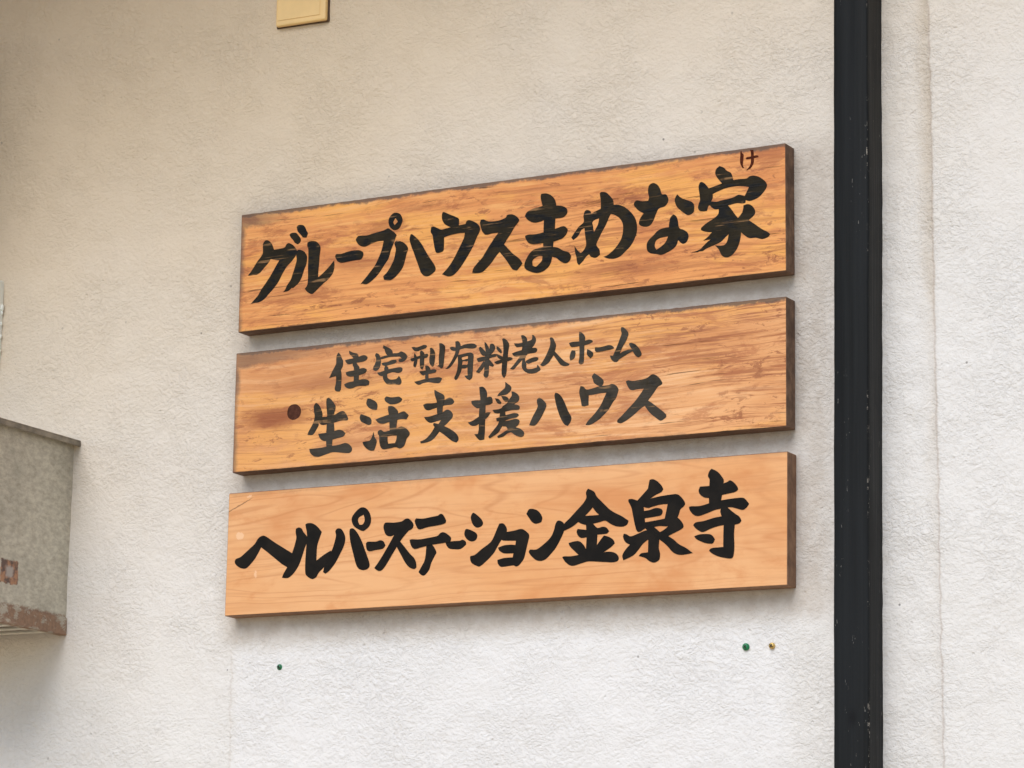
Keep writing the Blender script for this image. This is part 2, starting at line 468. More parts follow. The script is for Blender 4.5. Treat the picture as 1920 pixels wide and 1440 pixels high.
M_strip = mat_simple('aluminium_strip', (0.72, 0.70, 0.62), 0.4, 0.3, 0.1, 60)
M_dark = mat_simple('dark_opening', (0.05, 0.045, 0.035), 0.8, 0, 0.2, 30)
M_green = mat_simple('green_plastic', (0.012, 0.20, 0.075), 0.40, 0, 0.25, 300)
M_brass = mat_simple('yellow_zinc', (0.62, 0.42, 0.14), 0.32, 0.85, 0.15, 300)
M_steel = mat_simple('green_stained_screw', (0.05, 0.17, 0.09), 0.38, 0.5, 0.3, 300)
M_recess = mat_simple('screw_recess', (0.015, 0.012, 0.008), 0.6, 0.2, 0.2, 300)
M_soffit = mat_side('brown_soffit_wood', (0.42, 0.23, 0.08), (0.55, 0.32, 0.12))
M_ground = mat_simple('pale_paving', (0.50, 0.385, 0.245), 0.9, 0, 0.12, 6, 0.002)
WOODS = [
    mat_wood('orange_weathered_wood', (0.78, 0.34, 0.105), (0.62, 0.22, 0.058), (0.36, 0.12, 0.032), (0.35, 0.095, 0.028),
             [(0.225, 0.082, 0.10, 0.016, 0.55), (0.40, 0.118, 0.10, 0.010, 0.6), (0.66, 0.030, 0.13, 0.012, 0.6), (0.10, 0.05, 0.10, 0.02, 0.3),
              (0.30, 0.158, 0.05, 0.008, 0.5), (0.45, 0.06, 0.12, 0.01, 0.35), (0.85, 0.02, 0.07, 0.008, 0.4)], 'old', 1),
    mat_wood('pale_weathered_wood', (0.77, 0.385, 0.16), (0.62, 0.26, 0.085), (0.40, 0.145, 0.048), (0.40, 0.125, 0.040),
             [(0.075, 0.078, 0.075, 0.026, 0.95), (0.15, 0.125, 0.13, 0.018, 0.5), (0.42, 0.066, 0.12, 0.012, 0.5), (0.80, 0.135, 0.12, 0.006, 0.5),
              (0.20, 0.03, 0.10, 0.012, 0.35), (0.62, 0.035, 0.10, 0.008, 0.5), (0.86, 0.055, 0.06, 0.006, 0.5)], 'old', 5),
    mat_wood('fresh_smooth_wood', (0.765, 0.41, 0.185), (0.72, 0.34, 0.128), (0.50, 0.19, 0.060), (0.58, 0.205, 0.055), [], 'new', 2),
]

# ------------------------------------------------------------------ ground
gm = bpy.data.meshes.new('ground')
gm.from_pydata([(-60, -60, 0), (60, -60, 0), (60, 60, 0), (-60, 60, 0)], [], [(0, 1, 2, 3)])
tag(link_mesh('ground', gm, [M_ground]), kind='structure')

# ------------------------------------------------------------------ plaster wall
def seam_x(z):
    return 1.1436 - 0.0148 * z + 0.0012 * math.sin(z * 23.0) + 0.0008 * math.sin(z * 61.0)

def ss(v, a, b):
    k = min(1.0, max(0.0, (v - a) / (b - a)))
    return k * k * (3 - 2 * k)

def axis(lo, a, b, hi, step, far):
    out = []
    v = lo
    n1 = max(1, int(math.ceil((a - lo) / far)))
    out += [lo + (a - lo) * i / n1 for i in range(n1)]
    n2 = int(math.ceil((b - a) / step))
    out += [a + (b - a) * i / n2 for i in range(n2)]
    n3 = max(1, int(math.ceil((hi - b) / far)))
    out += [b + (hi - b) * i / n3 for i in range(n3 + 1)]
    return out

xs = axis(-4.0, -0.62, 1.40, 5.0, 0.005, 0.25)
zs = axis(0.0, 1.80, 3.25, 4.2, 0.005, 0.25)
verts, faces = [], []
for zz in zs:
    sxz = seam_x(zz)
    for xx in xs:
        y = 0.0
        fine_zone = -0.62 <= xx <= 1.40 and 1.8 <= zz <= 3.25
        if fine_zone:
            e = min(xx + 0.62, 1.40 - xx, zz - 1.8, 3.25 - zz) / 0.05
            e = min(1.0, max(0.0, e))
            y += e * 0.0018 * noise.noise((xx * 7, 0.3, zz * 7)) + e * 0.0011 * noise.noise((xx * 38, 2.3, zz * 38))
        # plaster right of the post: a slightly hollow strip, then a thicker coat beyond the seam
        if xx > 1.02:
            d = xx - sxz
            y -= 0.0035 * ss(d, -0.004, 0.003) * (1 - 0.5 * ss(d, 0.003, 0.20))
            if d < 0:
                y -= 0.0030 * ss(-d, 0.055, 0.085) + 0.0015 * ss(-d, 0.0, 0.012) * noise.noise((xx * 70, 0, zz * 30))
        verts.append((xx, y, zz))
nx_ = len(xs)
for j in range(len(zs) - 1):
    for i in range(nx_ - 1):
        a = j * nx_ + i
        faces.append((a, a + 1, a + 1 + nx_, a + nx_))
wm = bpy.data.meshes.new('plaster_wall')
wm.from_pydata(verts, [], faces)
wm.polygons.foreach_set('use_smooth', [True] * len(wm.polygons))
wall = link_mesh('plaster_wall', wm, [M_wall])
tag(wall, 'rough sprayed off-white plaster wall behind the three wooden boards', 'wall')

# ------------------------------------------------------------------ black timber post
post = empty('timber_post', (0.9795, 0.0, 0.0))
pm_v, pm_f = [], []
nst = 170
prof = [(0.0, 0.02), (0.0, -0.0500), (0.0012, -0.0518), (0.006, -0.0527), (0.018, -0.0532), (0.036, -0.0532), (0.0485, -0.0526), (0.0500, -0.0510), (0.0505, -0.0470), (0.0508, -0.025), (0.0505, 0.02)]
for k in range(nst + 1):
    zz = 4.2 * k / nst
    for i, (px_, py_) in enumerate(prof):
        jx = 0.0007 * noise.noise((px_ * 90, py_ * 90, zz * 6)) + 0.0005 * noise.noise((px_ * 90 + 5, py_ * 90, zz * 31))
        if i >= 7:
            jx += 0.0022 * max(0.0, noise.noise((3.3, 0, zz * 3.2)))
        pm_v.append((px_ + jx, py_ + 0.0004 * noise.noise((px_ * 40, 9, zz * 12)), zz))
np_ = len(prof)
for k in range(nst):
    for i in range(np_ - 1):
        a = k * np_ + i
        pm_f.append((a, a + 1, a + 1 + np_, a + np_))
pm = bpy.data.meshes.new('post_shaft')
pm.from_pydata(pm_v, [], [tuple(reversed(f)) for f in pm_f])
pm.polygons.foreach_set('use_smooth', [True] * len(pm.polygons))
link_mesh('shaft', pm, [M_post], post)
# trowelled lip of plaster against the left side of the post
lv, lf = [], []
for k in range(700 + 1):
    zz = 1.75 + 1.55 * k / 700
    w_ = 0.0035 + 0.0014 * noise.noise((0, 4, zz * 40)) + 0.0010 * noise.noise((0, 8, zz * 130))
    d_ = 0.012 + 0.0015 * noise.noise((0, 2, zz * 60))
    lv += [(-0.016, 0.002, zz), (-0.006 - w_ * 0.4, -0.002, zz), (-w_ * 0.35, -d_ * 0.75, zz), (0.001, -d_, zz)]
for k in range(700):
    for i in range(3):
        a = k * 4 + i
        lf.append((a, a + 4, a + 5, a + 1))
lm = bpy.data.meshes.new('plaster_lip')
lm.from_pydata(lv, [], [tuple(reversed(f)) for f in lf])
lm.polygons.foreach_set('use_smooth', [True] * len(lm.polygons))
link_mesh('plaster_lip', lm, [M_wall], post)
tag(post, 'upright post of black stained timber with a rubbed edge, right of the boards', 'post')

# ------------------------------------------------------------------ sign boards
T = 0.0295
BOARDS = [  # x, z, width, height, roll (deg)
    (0.0, 1.9 + ZS, 0.9000, 0.1833, 0.5391),
    (-0.0012, 1.6851 + ZS, 0.9022, 0.1831, 0.2847),
    (-0.0056, 1.4700 + ZS, 0.9084, 0.1847, 0.0268),
]
def board_mesh(w, h, seed, wear):
    """plank: chamfered section swept along its length with small dents"""
    c = 0.0011
    prof = [(T, c), (T - c, 0), (c, 0), (0, c), (0, h * 0.25), (0, h * 0.5), (0, h * 0.75), (0, h - c), (c, h), (T - c, h), (T, h - c)]  # (y, z)
    n = 150
    V, F, MI = [], [], []
    P = len(prof)
    st = [0.0, c] + [c + (w - 2 * c) * i / n for i in range(1, n)] + [w - c, w]
    for k, xx in enumerate(st):
        end = (k == 0 or k == len(st) - 1)
        for i, (yy, zz) in enumerate(prof):
            y2, z2 = yy, zz
            if end:
                y2 = min(max(yy, c), T - c)
                z2 = min(max(zz, c), h - c)
            elif i not in (4, 5, 6):
                s_ = 1 if zz > h / 2 else -1
                dent = wear * (0.0005 * noise.noise((xx * 45, seed, s_ * 3)) + 0.0006 * max(0, noise.noise((xx * 120, seed + 4, s_ * 5)) - 0.15))
                z2 += -s_ * abs(dent)
                if i in (3, 7):
                    y2 += wear * 0.0005 * max(0, noise.noise((xx * 90, seed + 9, s_)))
            xe = xx
            if end:
                xe += (1 if k == 0 else -1) * wear * 0.0004 * abs(noise.noise((zz * 90, seed, yy * 50)))
            V.append((xe, y2, z2))
    for k in range(len(st) - 1):
        for i in range(P):
            j = (i + 1) % P
            a, b = k * P + i, k * P + j
            F.append((a, b, b + P, a + P))
            MI.append(0 if i in (3, 4, 5, 6) and 0 < k < len(st) - 2 else 1)
    F.append(tuple(range(P - 1, -1, -1))); MI.append(1)
    F.append(tuple((len(st) - 1) * P + i for i in range(P))); MI.append(1)
    me = bpy.data.meshes.new('plank')
    me.from_pydata(V, [], F)
    me.polygons.foreach_set('material_index', MI)
    bm = bmesh.new(); bm.from_mesh(me)
    bmesh.ops.recalc_face_normals(bm, faces=bm.faces)
    bm.to_mesh(me); bm.free()
    return me

CHARS = [
 [
  ('グ', [['404,1321 430,1370 477,1386 531,1354 574,1297 606,1221 713,1225 795,1237 824,1280 864,1296 924,1269 979,1217 1012,1161 1005,1111 983,1072 920,1001 840,933 772,837 704,721 624,626 532,543 451,469 358,432 274,430 215,419 273,477 342,542 399,629 479,724 559,829 616,915 672,1002 706,1045 635,1058 551,1082 506,1020 436,955 367,890 308,865 249,867 189,863 147,867 194,914 245,976 314,1072 377,1138 408,1196'], ['875,1424 907,1446 990,1440 1038,1390 1075,1340 1074,1294 1030,1257 977,1284 940,1334 897,1380'], ['999,1529 1034,1556 1105,1548 1147,1512 1172,1458 1200,1408 1175,1344 1116,1356 1073,1402 1019,1460']]),
  ('ル', [['998,1147 1045,1173 1116,1150 1170,1103 1195,1039 1186,937 1148,849 1110,740 1059,663 996,613 956,587 943,598 874,554 786,546 826,585 854,643 916,719 949,808 987,917 1014,1017 1006,1080'], ['1197,1265 1241,1282 1335,1272 1395,1227 1429,1167 1417,1035 1409,913 1400,801 1397,709 1466,753 1546,816 1619,885 1672,941 1678,843 1652,744 1573,660 1481,598 1402,535 1345,490 1293,465 1216,503 1171,559 1213,616 1221,728 1217,872 1219,1015 1215,1160 1196,1213']]),
  ('ー', [['1689,1005 1714,1033 1796,1027 1888,1045 2015,1057 2119,1045 2171,1009 2176,963 2139,906 2053,903 1938,897 1811,888 1740,913 1704,963']]),
  ('プ', [['2043,1217 2073,1260 2113,1270 2229,1261 2343,1280 2526,1306 2594,1329 2640,1303 2710,1249 2743,1210 2718,1152 2691,1079 2647,982 2615,874 2538,771 2460,668 2359,578 2246,516 2165,532 2142,524 2176,566 2243,630 2310,704 2377,778 2432,874 2482,980 2508,1069 2524,1148 2415,1150 2301,1122 2204,1092 2117,1117 2070,1163'], ['2601,1445 2625,1503 2681,1548 2738,1551 2801,1519 2840,1438 2827,1378 2788,1312 2715,1287 2646,1323 2610,1383','2722,1474 2761,1411 2708,1363 2678,1411 2700,1449']]),
  ('ハ', [['2711,1077 2730,1117 2770,1121 2850,1092 2913,1039 2943,980 2921,912 2895,814 2858,707 2780,614 2691,548 2634,534 2542,553 2528,605 2597,664 2663,758 2707,844 2728,933 2736,1003'], ['2968,1119 2984,1188 3007,1194 3087,1126 3156,1048 3238,918 3307,810 3371,722 3412,648 3407,593 3313,533 3234,536 3176,587 3141,666 3094,782 3040,919 2999,1015']]),
  ('ウ', [['3511,1381 3515,1452 3543,1469 3633,1423 3746,1370 3797,1329 3793,1238 3910,1245 3926,1284 3971,1297 4049,1265 4111,1223 4150,1158 4140,1099 4097,1024 4054,928 4000,834 3924,723 3848,621 3760,530 3694,492 3627,489 3559,517 3528,530 3603,597 3669,670 3734,763 3799,876 3853,971 3886,1037 3901,1116 3773,1120 3639,1105 3550,1085 3551,1004 3547,904 3531,876 3464,861 3419,873 3395,941 3370,1064 3358,1136 3325,1191 3333,1260 3367,1269 3435,1239 3503,1206 3592,1216 3665,1223 3580,1268 3534,1318']]),
  ('ス', [['4151,1238 4165,1277 4210,1279 4293,1240 4382,1232 4492,1239 4580,1267 4601,1302 4678,1303 4744,1270 4794,1215 4784,1176 4724,1113 4670,1030 4606,947 4552,869 4619,797 4707,707 4807,627 4857,552 4819,507 4770,458 4699,480 4643,556 4576,652 4510,729 4482,767 4422,709 4346,617 4259,537 4193,494 4105,489 4033,501 4049,559 4114,632 4201,713 4277,824 4353,925 4418,1008 4461,1053 4351,1055 4252,1047 4196,1093 4163,1177']]),
  ('ま', [['5148,1502 5156,1551 5222,1553 5309,1518 5375,1446 5403,1348 5495,1333 5565,1295 5582,1253 5571,1205 5507,1163 5388,1162 5381,1004 5530,1030 5590,976 5574,918 5510,856 5424,832 5361,819 5354,740 5435,722 5522,668 5609,634 5647,566 5620,505 5556,479 5480,515 5415,571 5339,599 5324,522 5276,448 5190,398 5092,384 4994,414 4918,457 4890,509 4911,586 4970,679 5034,731 5121,751 5197,758 5196,817 5055,816 4968,837 4913,903 4899,954 4945,969 5075,962 5200,975 5204,1158 5139,1141 5041,1137 4942,1188 4892,1253 4930,1309 5028,1347 5126,1361 5180,1369 5163,1431','5020,565 5052,606 5133,636 5185,626 5177,557 5124,509 5081,479 5026,500']]),
  ('め', [['6101,1449 6128,1468 6202,1452 6267,1391 6315,1326 6326,1256 6406,1246 6491,1207 6586,1128 6661,1031 6695,929 6695,812 6651,700 6588,610 6515,549 6441,489 6346,461 6251,471 6165,507 6240,531 6335,598 6408,678 6456,761 6476,866 6471,955 6428,1038 6343,1102 6279,1124 6247,1068 6205,975 6152,893 6100,801 6052,698 6101,624 6112,545 6048,507 5974,525 5936,569 5888,540 5846,485 5777,426 5744,467 5733,547 5711,618 5699,722 5748,653 5797,603 5834,624 5887,706 5875,826 5858,965 5810,941 5757,858 5682,806 5648,846 5692,905 5767,995 5847,1055 5841,1135 5862,1211 5905,1228 5958,1200 5964,1165 6033,1191 6118,1221 6118,1329','5986,1034 6023,1065 6093,1081 6077,999 6035,926 6014,889 6003,929 5997,979']]),
  ('な', [['6870,1368 6880,1465 6943,1502 7017,1468 7064,1394 7086,1323 7154,1310 7190,1243 7180,1186 7133,1137 7039,1114 6997,1041 6955,948 6903,886 6830,873 6745,904 6727,950 6756,1020 6803,1073 6724,1121 6655,1198 6649,1243 6691,1277 6776,1254 6871,1251 6886,1298'], ['7290,1192 7300,1249 7329,1290 7394,1229 7477,1190 7550,1157 7591,1109 7591,1021 7560,981 7487,970 7415,1022 7331,1100'], ['7225,966 7269,1005 7311,976 7337,915 7358,801 7425,764 7487,718 7506,654 7477,584 7420,559 7373,591 7342,623 7321,558 7269,506 7186,466 7082,437 6998,458 6915,477 6862,521 6851,610 6883,674 6956,734 7040,803 7144,825 7198,824 7206,900','6977,596 6998,652 7061,684 7186,694 7160,634 7124,590 7061,548 7004,520 6983,557']]),
  ('家', [['7662,1352 7679,1413 7715,1424 7767,1388 7819,1319 7922,1341 8025,1367 7963,1442 7922,1515 7933,1582 7989,1625 8056,1591 8097,1543 8159,1506 8184,1450 8197,1395 8302,1397 8404,1394 8445,1418 8501,1424 8587,1396 8658,1344 8704,1291 8709,1237 8668,1175 8596,1107 8525,1077 8444,1062 8388,1083 8382,1045 8331,1040 8260,1055 8158,1043 8117,1038 8168,974 8218,901 8269,837 8331,907 8351,972 8352,1010 8413,1022 8474,996 8524,933 8529,875 8493,831 8432,790 8523,722 8625,643 8715,590 8758,552 8725,513 8634,494 8543,524 8441,530 8370,576 8315,626 8304,536 8268,425 8217,354 8155,303 8084,290 8018,328 7972,419 7915,483 8002,468 8064,476 8105,529 8126,623 8074,581 8013,530 7941,499 7869,478 7776,450 7725,422 7673,423 7642,412 7550,422 7612,430 7684,451 7735,493 7797,544 7849,577 7735,572 7808,620 7869,680 7797,689 7705,723 7699,757 7767,808 7859,855 7931,895 7971,939 7973,1001 7911,1004 7854,1049 7839,1072 7813,1063 7793,998 7746,994 7684,1006 7653,1053 7664,1110 7684,1165 7679,1234','7880,1230 7963,1259 8076,1289 8220,1301 8342,1289 8439,1265 8403,1197 8372,1143 8281,1173 8219,1151 8137,1132 8035,1124 7942,1111 7855,1126 7880,1172']]),
  ('け', [['8310,1797 8327,1798 8334,1772 8358,1743 8350,1641 8347,1589 8360,1552 8347,1546 8323,1579 8304,1633 8306,1711'], ['8390,1687 8412,1701 8473,1703 8541,1710 8582,1702 8585,1682 8514,1672 8405,1669'], ['8457,1802 8508,1792 8511,1750 8514,1621 8493,1572 8459,1531 8398,1509 8425,1535 8459,1582 8470,1626 8470,1755']]),
 ],
 [
  ('住', [['1811,1682 1847,1639 1872,1583 1892,1548 1888,1467 1858,1416 1867,1375 1872,1308 1870,1207 1866,1121 1848,1092 1790,1097 1760,1136 1776,1209 1781,1282 1776,1329 1715,1321 1657,1309 1683,1351 1712,1409 1752,1473 1774,1518 1774,1585 1783,1645'], ['1994,1693 2057,1660 2131,1637 2150,1612 2156,1551 2115,1508 2147,1465 2171,1436 2175,1409 2157,1390 2080,1397 2083,1423 2059,1472 2066,1499 2084,1544 2052,1594 2000,1645'], ['1926,1555 1984,1563 2060,1570 2151,1585 2227,1602 2273,1598 2308,1571 2305,1541 2267,1514 2192,1504 2077,1498 2001,1488 1955,1508'], ['1945,1369 1997,1381 2080,1387 2172,1402 2240,1410 2294,1392 2304,1364 2273,1330 2174,1309 2083,1300 2006,1303 1960,1327'], ['2086,1330 2170,1322 2169,1229 2085,1223'], ['1922,1190 1994,1214 2085,1223 2176,1235 2245,1242 2321,1226 2352,1193 2342,1147 2285,1139 2179,1148 2118,1140 2073,1123 1996,1123 1942,1155']]),
  ('宅', [['2577,1724 2634,1695 2703,1656 2734,1620 2740,1566 2698,1556 2645,1568 2614,1610 2597,1659 2573,1681'], ['2462,1616 2505,1594 2528,1551 2541,1504 2539,1437 2514,1379 2469,1346 2416,1361 2411,1402 2440,1452 2454,1498 2457,1544 2439,1573 2444,1599'], ['2525,1545 2600,1562 2668,1566 2743,1586 2833,1584 2878,1603 2924,1586 2970,1552 2987,1511 2971,1479 2927,1449 2867,1443 2840,1464 2851,1489 2896,1495 2861,1525 2790,1531 2699,1536 2624,1526 2548,1516'], ['2554,1456 2595,1462 2663,1466 2715,1485 2776,1489 2806,1473 2807,1447 2762,1427 2687,1417 2619,1407 2566,1428'], ['2481,1322 2538,1324 2598,1339 2681,1355 2779,1363 2854,1369 2899,1359 2911,1335 2897,1299 2841,1283 2750,1302 2660,1287 2578,1260 2524,1272 2493,1301'], ['2601,1372 2615,1404 2650,1401 2673,1365 2671,1319 2653,1281 2661,1233 2700,1200 2760,1192 2813,1200 2842,1224 2850,1240 2881,1204 2896,1167 2897,1133 2872,1106 2785,1120 2664,1130 2610,1178 2582,1233 2592,1286 2606,1331']]),
  ('型', [['3057,1647 3095,1650 3147,1639 3214,1653 3259,1665 3304,1658 3318,1637 3290,1610 3223,1596 3164,1580 3111,1589 3077,1622'], ['3046,1479 3091,1488 3181,1507 3270,1519 3322,1530 3341,1509 3323,1474 3271,1465 3196,1469 3137,1451 3077,1436 3047,1455'], ['3108,1556 3139,1517 3159,1462 3153,1396 3128,1342 3098,1361 3100,1414 3118,1466 3102,1507'], ['3220,1589 3261,1559 3281,1518 3275,1452 3274,1359 3245,1296 3215,1325 3202,1392 3204,1458 3207,1511 3202,1558'], ['3369,1606 3395,1610 3433,1577 3454,1528 3454,1436 3441,1351 3416,1327 3386,1353 3366,1391 3364,1470 3374,1536'], ['3524,1665 3565,1661 3610,1627 3622,1586 3613,1475 3604,1370 3591,1305 3562,1288 3528,1317 3501,1329 3527,1344 3521,1456 3530,1555'], ['3296,1351 3333,1351 3371,1318 3380,1277 3351,1233 3352,1174 3353,1134 3301,1139 3300,1205 3310,1257 3301,1304'], ['3201,1276 3268,1277 3365,1282 3454,1285 3483,1272 3470,1240 3388,1227 3307,1224 3262,1211 3217,1245'], ['3113,1128 3189,1138 3293,1156 3412,1162 3531,1162 3580,1141 3569,1109 3533,1074 3459,1079 3354,1101 3265,1095 3198,1075 3153,1092']]),
  ('有', [['3696,1583 3737,1596 3803,1580 3884,1592 3943,1610 4024,1616 4098,1609 4146,1578 4143,1552 4099,1537 4025,1543 3952,1553 3878,1543 3797,1527 3730,1543'], ['3790,1667 3831,1672 3865,1643 3881,1596 3870,1557 3857,1512 3836,1455 3793,1386 3735,1312 3677,1274 3632,1276 3676,1311 3719,1366 3762,1435 3790,1498 3796,1564'], ['3835,1461 3924,1473 4027,1483 4071,1473 4097,1441 4096,1372 4090,1242 4086,1144 4075,1099 4035,1073 3986,1103 3952,1147 4004,1147 4001,1217 4000,1269 3958,1253 3906,1258 3892,1206 3864,1156 3835,1106 3806,1094 3783,1130 3812,1187 3832,1264 3841,1349 3836,1415','3906,1422 3954,1431 4006,1433 4006,1394 3955,1388 3915,1382 3903,1403','3915,1359 3948,1363 3985,1356 4007,1367 4004,1321 3993,1303 3949,1310 3909,1307 3912,1336']]),
  ('料', [['4150,1381 4205,1396 4285,1402 4380,1419 4460,1425 4478,1407 4468,1385 4395,1375 4308,1354 4228,1331 4169,1333'], ['4277,1619 4303,1597 4341,1541 4357,1487 4358,1382 4357,1264 4350,1121 4327,1087 4291,1093 4268,1128 4278,1179 4276,1271 4282,1389 4298,1466 4278,1566'], ['4180,1536 4209,1553 4246,1523 4298,1466 4307,1413 4248,1418 4211,1461'], ['4366,1571 4399,1582 4436,1559 4452,1511 4437,1473 4394,1431 4358,1395 4328,1437 4356,1500'], ['4264,1338 4294,1302 4266,1239 4230,1197 4194,1167 4143,1185 4178,1227 4214,1270'], ['4344,1370 4381,1328 4419,1285 4437,1257 4419,1240 4361,1261 4331,1312'], ['4480,1535 4517,1512 4554,1469 4565,1436 4547,1424 4510,1454 4477,1496'], ['4474,1424 4526,1400 4585,1365 4585,1329 4549,1332 4497,1370'], ['4440,1306 4505,1323 4585,1336 4658,1355 4716,1350 4742,1328 4716,1311 4651,1297 4572,1288 4499,1271 4462,1284'], ['4566,1632 4594,1642 4639,1612 4676,1556 4680,1517 4667,1446 4661,1368 4652,1271 4646,1174 4637,1103 4605,1058 4571,1102 4566,1180 4572,1278 4581,1375 4590,1466 4581,1572']]),
  ('老', [['4870,1656 4906,1660 4950,1633 4972,1595 4973,1549 4967,1484 4895,1491 4897,1556 4882,1610'], ['4759,1555 4821,1546 4886,1550 4973,1562 5045,1582 5055,1620 5051,1653 5080,1640 5109,1602 5117,1555 5096,1512 5068,1475 5003,1481 4895,1491 4815,1490 4778,1514'], ['4729,1408 4801,1427 4888,1442 4975,1457 5104,1458 5137,1436 5134,1404 5106,1384 5019,1379 4947,1375 4875,1362 4803,1350 4752,1373'], ['4895,1491 5068,1482 5047,1451 4975,1418 4888,1433'], ['4954,1420 4983,1372 4933,1331 4883,1283 4819,1224 4762,1170 4700,1182 4747,1223 4797,1278 4854,1344 4889,1413'], ['4956,1277 5006,1298 5078,1318 5143,1315 5161,1291 5136,1261 5064,1248 5000,1231 4963,1250'], ['4919,1345 4955,1342 4941,1291 4964,1237 4965,1178 4987,1157 5059,1151 5138,1166 5144,1205 5173,1176 5199,1135 5182,1114 5117,1087 5038,1084 4966,1107 4914,1150 4892,1204 4898,1282']]),
  ('人', [['5340,1574 5361,1586 5394,1569 5419,1521 5442,1467 5435,1416 5421,1378 5480,1315 5552,1243 5602,1203 5663,1172 5649,1151 5582,1147 5524,1168 5481,1217 5430,1287 5404,1321 5373,1279 5338,1230 5281,1190 5231,1175 5191,1197 5223,1234 5272,1307 5314,1388 5345,1463 5351,1521']]),
  ('ホ', [['5811,1621 5832,1623 5875,1590 5904,1548 5908,1509 5898,1426 5896,1323 5893,1220 5887,1162 5845,1148 5809,1176 5819,1246 5821,1342 5816,1446 5812,1537'], ['5652,1474 5698,1486 5812,1485 5904,1487 5968,1497 6018,1483 6032,1459 5990,1440 5934,1426 5891,1423 5806,1415 5742,1411 5692,1415 5667,1440'], ['5700,1366 5750,1355 5757,1316 5744,1259 5712,1232 5677,1219 5664,1266 5679,1329'], ['5943,1360 5984,1341 6034,1304 6038,1265 6017,1238 5992,1225 5960,1259 5939,1293']]),
  ('ー', [['6069,1375 6146,1370 6217,1378 6280,1388 6336,1376 6372,1338 6323,1323 6260,1316 6182,1307 6098,1305 6069,1326']]),
  ('ム', [['6481,1627 6516,1624 6566,1577 6594,1530 6581,1479 6553,1418 6519,1369 6484,1308 6457,1247 6527,1279 6610,1294 6652,1293 6610,1361 6613,1387 6644,1387 6707,1359 6764,1296 6803,1216 6786,1185 6744,1173 6702,1206 6666,1266 6597,1241 6520,1203 6444,1164 6423,1137 6374,1139 6331,1174 6306,1234 6355,1227 6386,1292 6428,1378 6462,1465 6489,1533 6478,1579']]),
  ('・', [['1054,963 1112,953 1162,911 1183,859 1175,800 1138,753 1061,727 993,744 952,793 943,844 958,911 996,950']]),
  ('生', [['1404,908 1441,955 1490,922 1531,856 1557,786 1559,736 1535,713 1489,666 1500,615 1463,551 1417,488 1379,470 1307,480 1320,521 1366,593 1411,681 1423,755 1411,823'], ['1429,713 1544,729 1640,730 1765,745 1840,780 1907,792 1955,763 2006,671 1987,644 1892,651 1778,631 1644,612 1548,612 1489,658'], ['1619,949 1623,999 1661,1012 1710,975 1760,912 1785,860 1764,778 1758,662 1772,511 1746,396 1737,239 1646,237 1632,371 1633,488 1638,638 1639,763 1627,865'], ['1494,482 1609,486 1743,496 1838,515 1915,499 1964,454 1927,407 1804,387 1709,370 1594,366 1525,413'], ['1347,264 1424,266 1559,269 1712,282 1845,289 1959,309 2026,287 2080,229 2077,180 2030,154 1906,168 1753,188 1639,163 1505,133 1438,145 1368,200']]),
  ('活', [['2310,880 2329,945 2376,937 2472,884 2500,832 2494,766 2438,764 2361,801 2320,846'], ['2203,673 2221,721 2279,700 2374,659 2404,615 2401,558 2359,546 2292,575 2224,613'], ['2261,299 2327,307 2384,311 2420,366 2445,434 2463,362 2502,302 2490,236 2463,160 2397,161 2330,199 2281,252'], ['2618,917 2650,948 2726,929 2801,927 2867,927 2919,888 2897,853 2822,826 2728,825 2671,851 2628,887'], ['2687,800 2748,799 2805,765 2854,703 2847,605 2831,491 2824,400 2720,409 2713,533 2700,666 2684,742'], ['2475,618 2564,644 2695,671 2854,679 2919,698 2966,698 3033,639 2997,581 2903,592 2810,583 2698,563 2604,546 2528,564'], ['2522,441 2569,458 2626,424 2738,440 2832,458 2915,480 2991,449 3053,383 3050,342 3009,296 2987,232 2960,184 2895,156 2829,182 2726,173 2623,164 2576,197 2550,273 2543,365 2518,408','2684,354 2759,360 2842,351 2836,292 2814,241 2697,241 2686,296']]),
  ('支', [['3459,980 3525,942 3600,903 3628,859 3620,802 3604,722 3597,624 3514,606 3507,713 3500,812 3465,906'], ['3273,773 3324,790 3436,785 3528,793 3620,815 3712,844 3768,815 3792,772 3751,738 3640,735 3530,715 3438,698 3364,682 3303,709'], ['3291,591 3384,592 3495,615 3605,639 3669,671 3735,645 3771,593 3764,545 3710,492 3647,440 3628,433 3722,385 3806,329 3862,268 3872,210 3837,172 3762,202 3669,274 3594,329 3552,353 3502,295 3429,235 3337,210 3245,205 3235,234 3318,260 3390,320 3436,374 3471,429 3447,463 3456,491 3535,469 3576,523 3497,509 3396,496 3330,538']]),
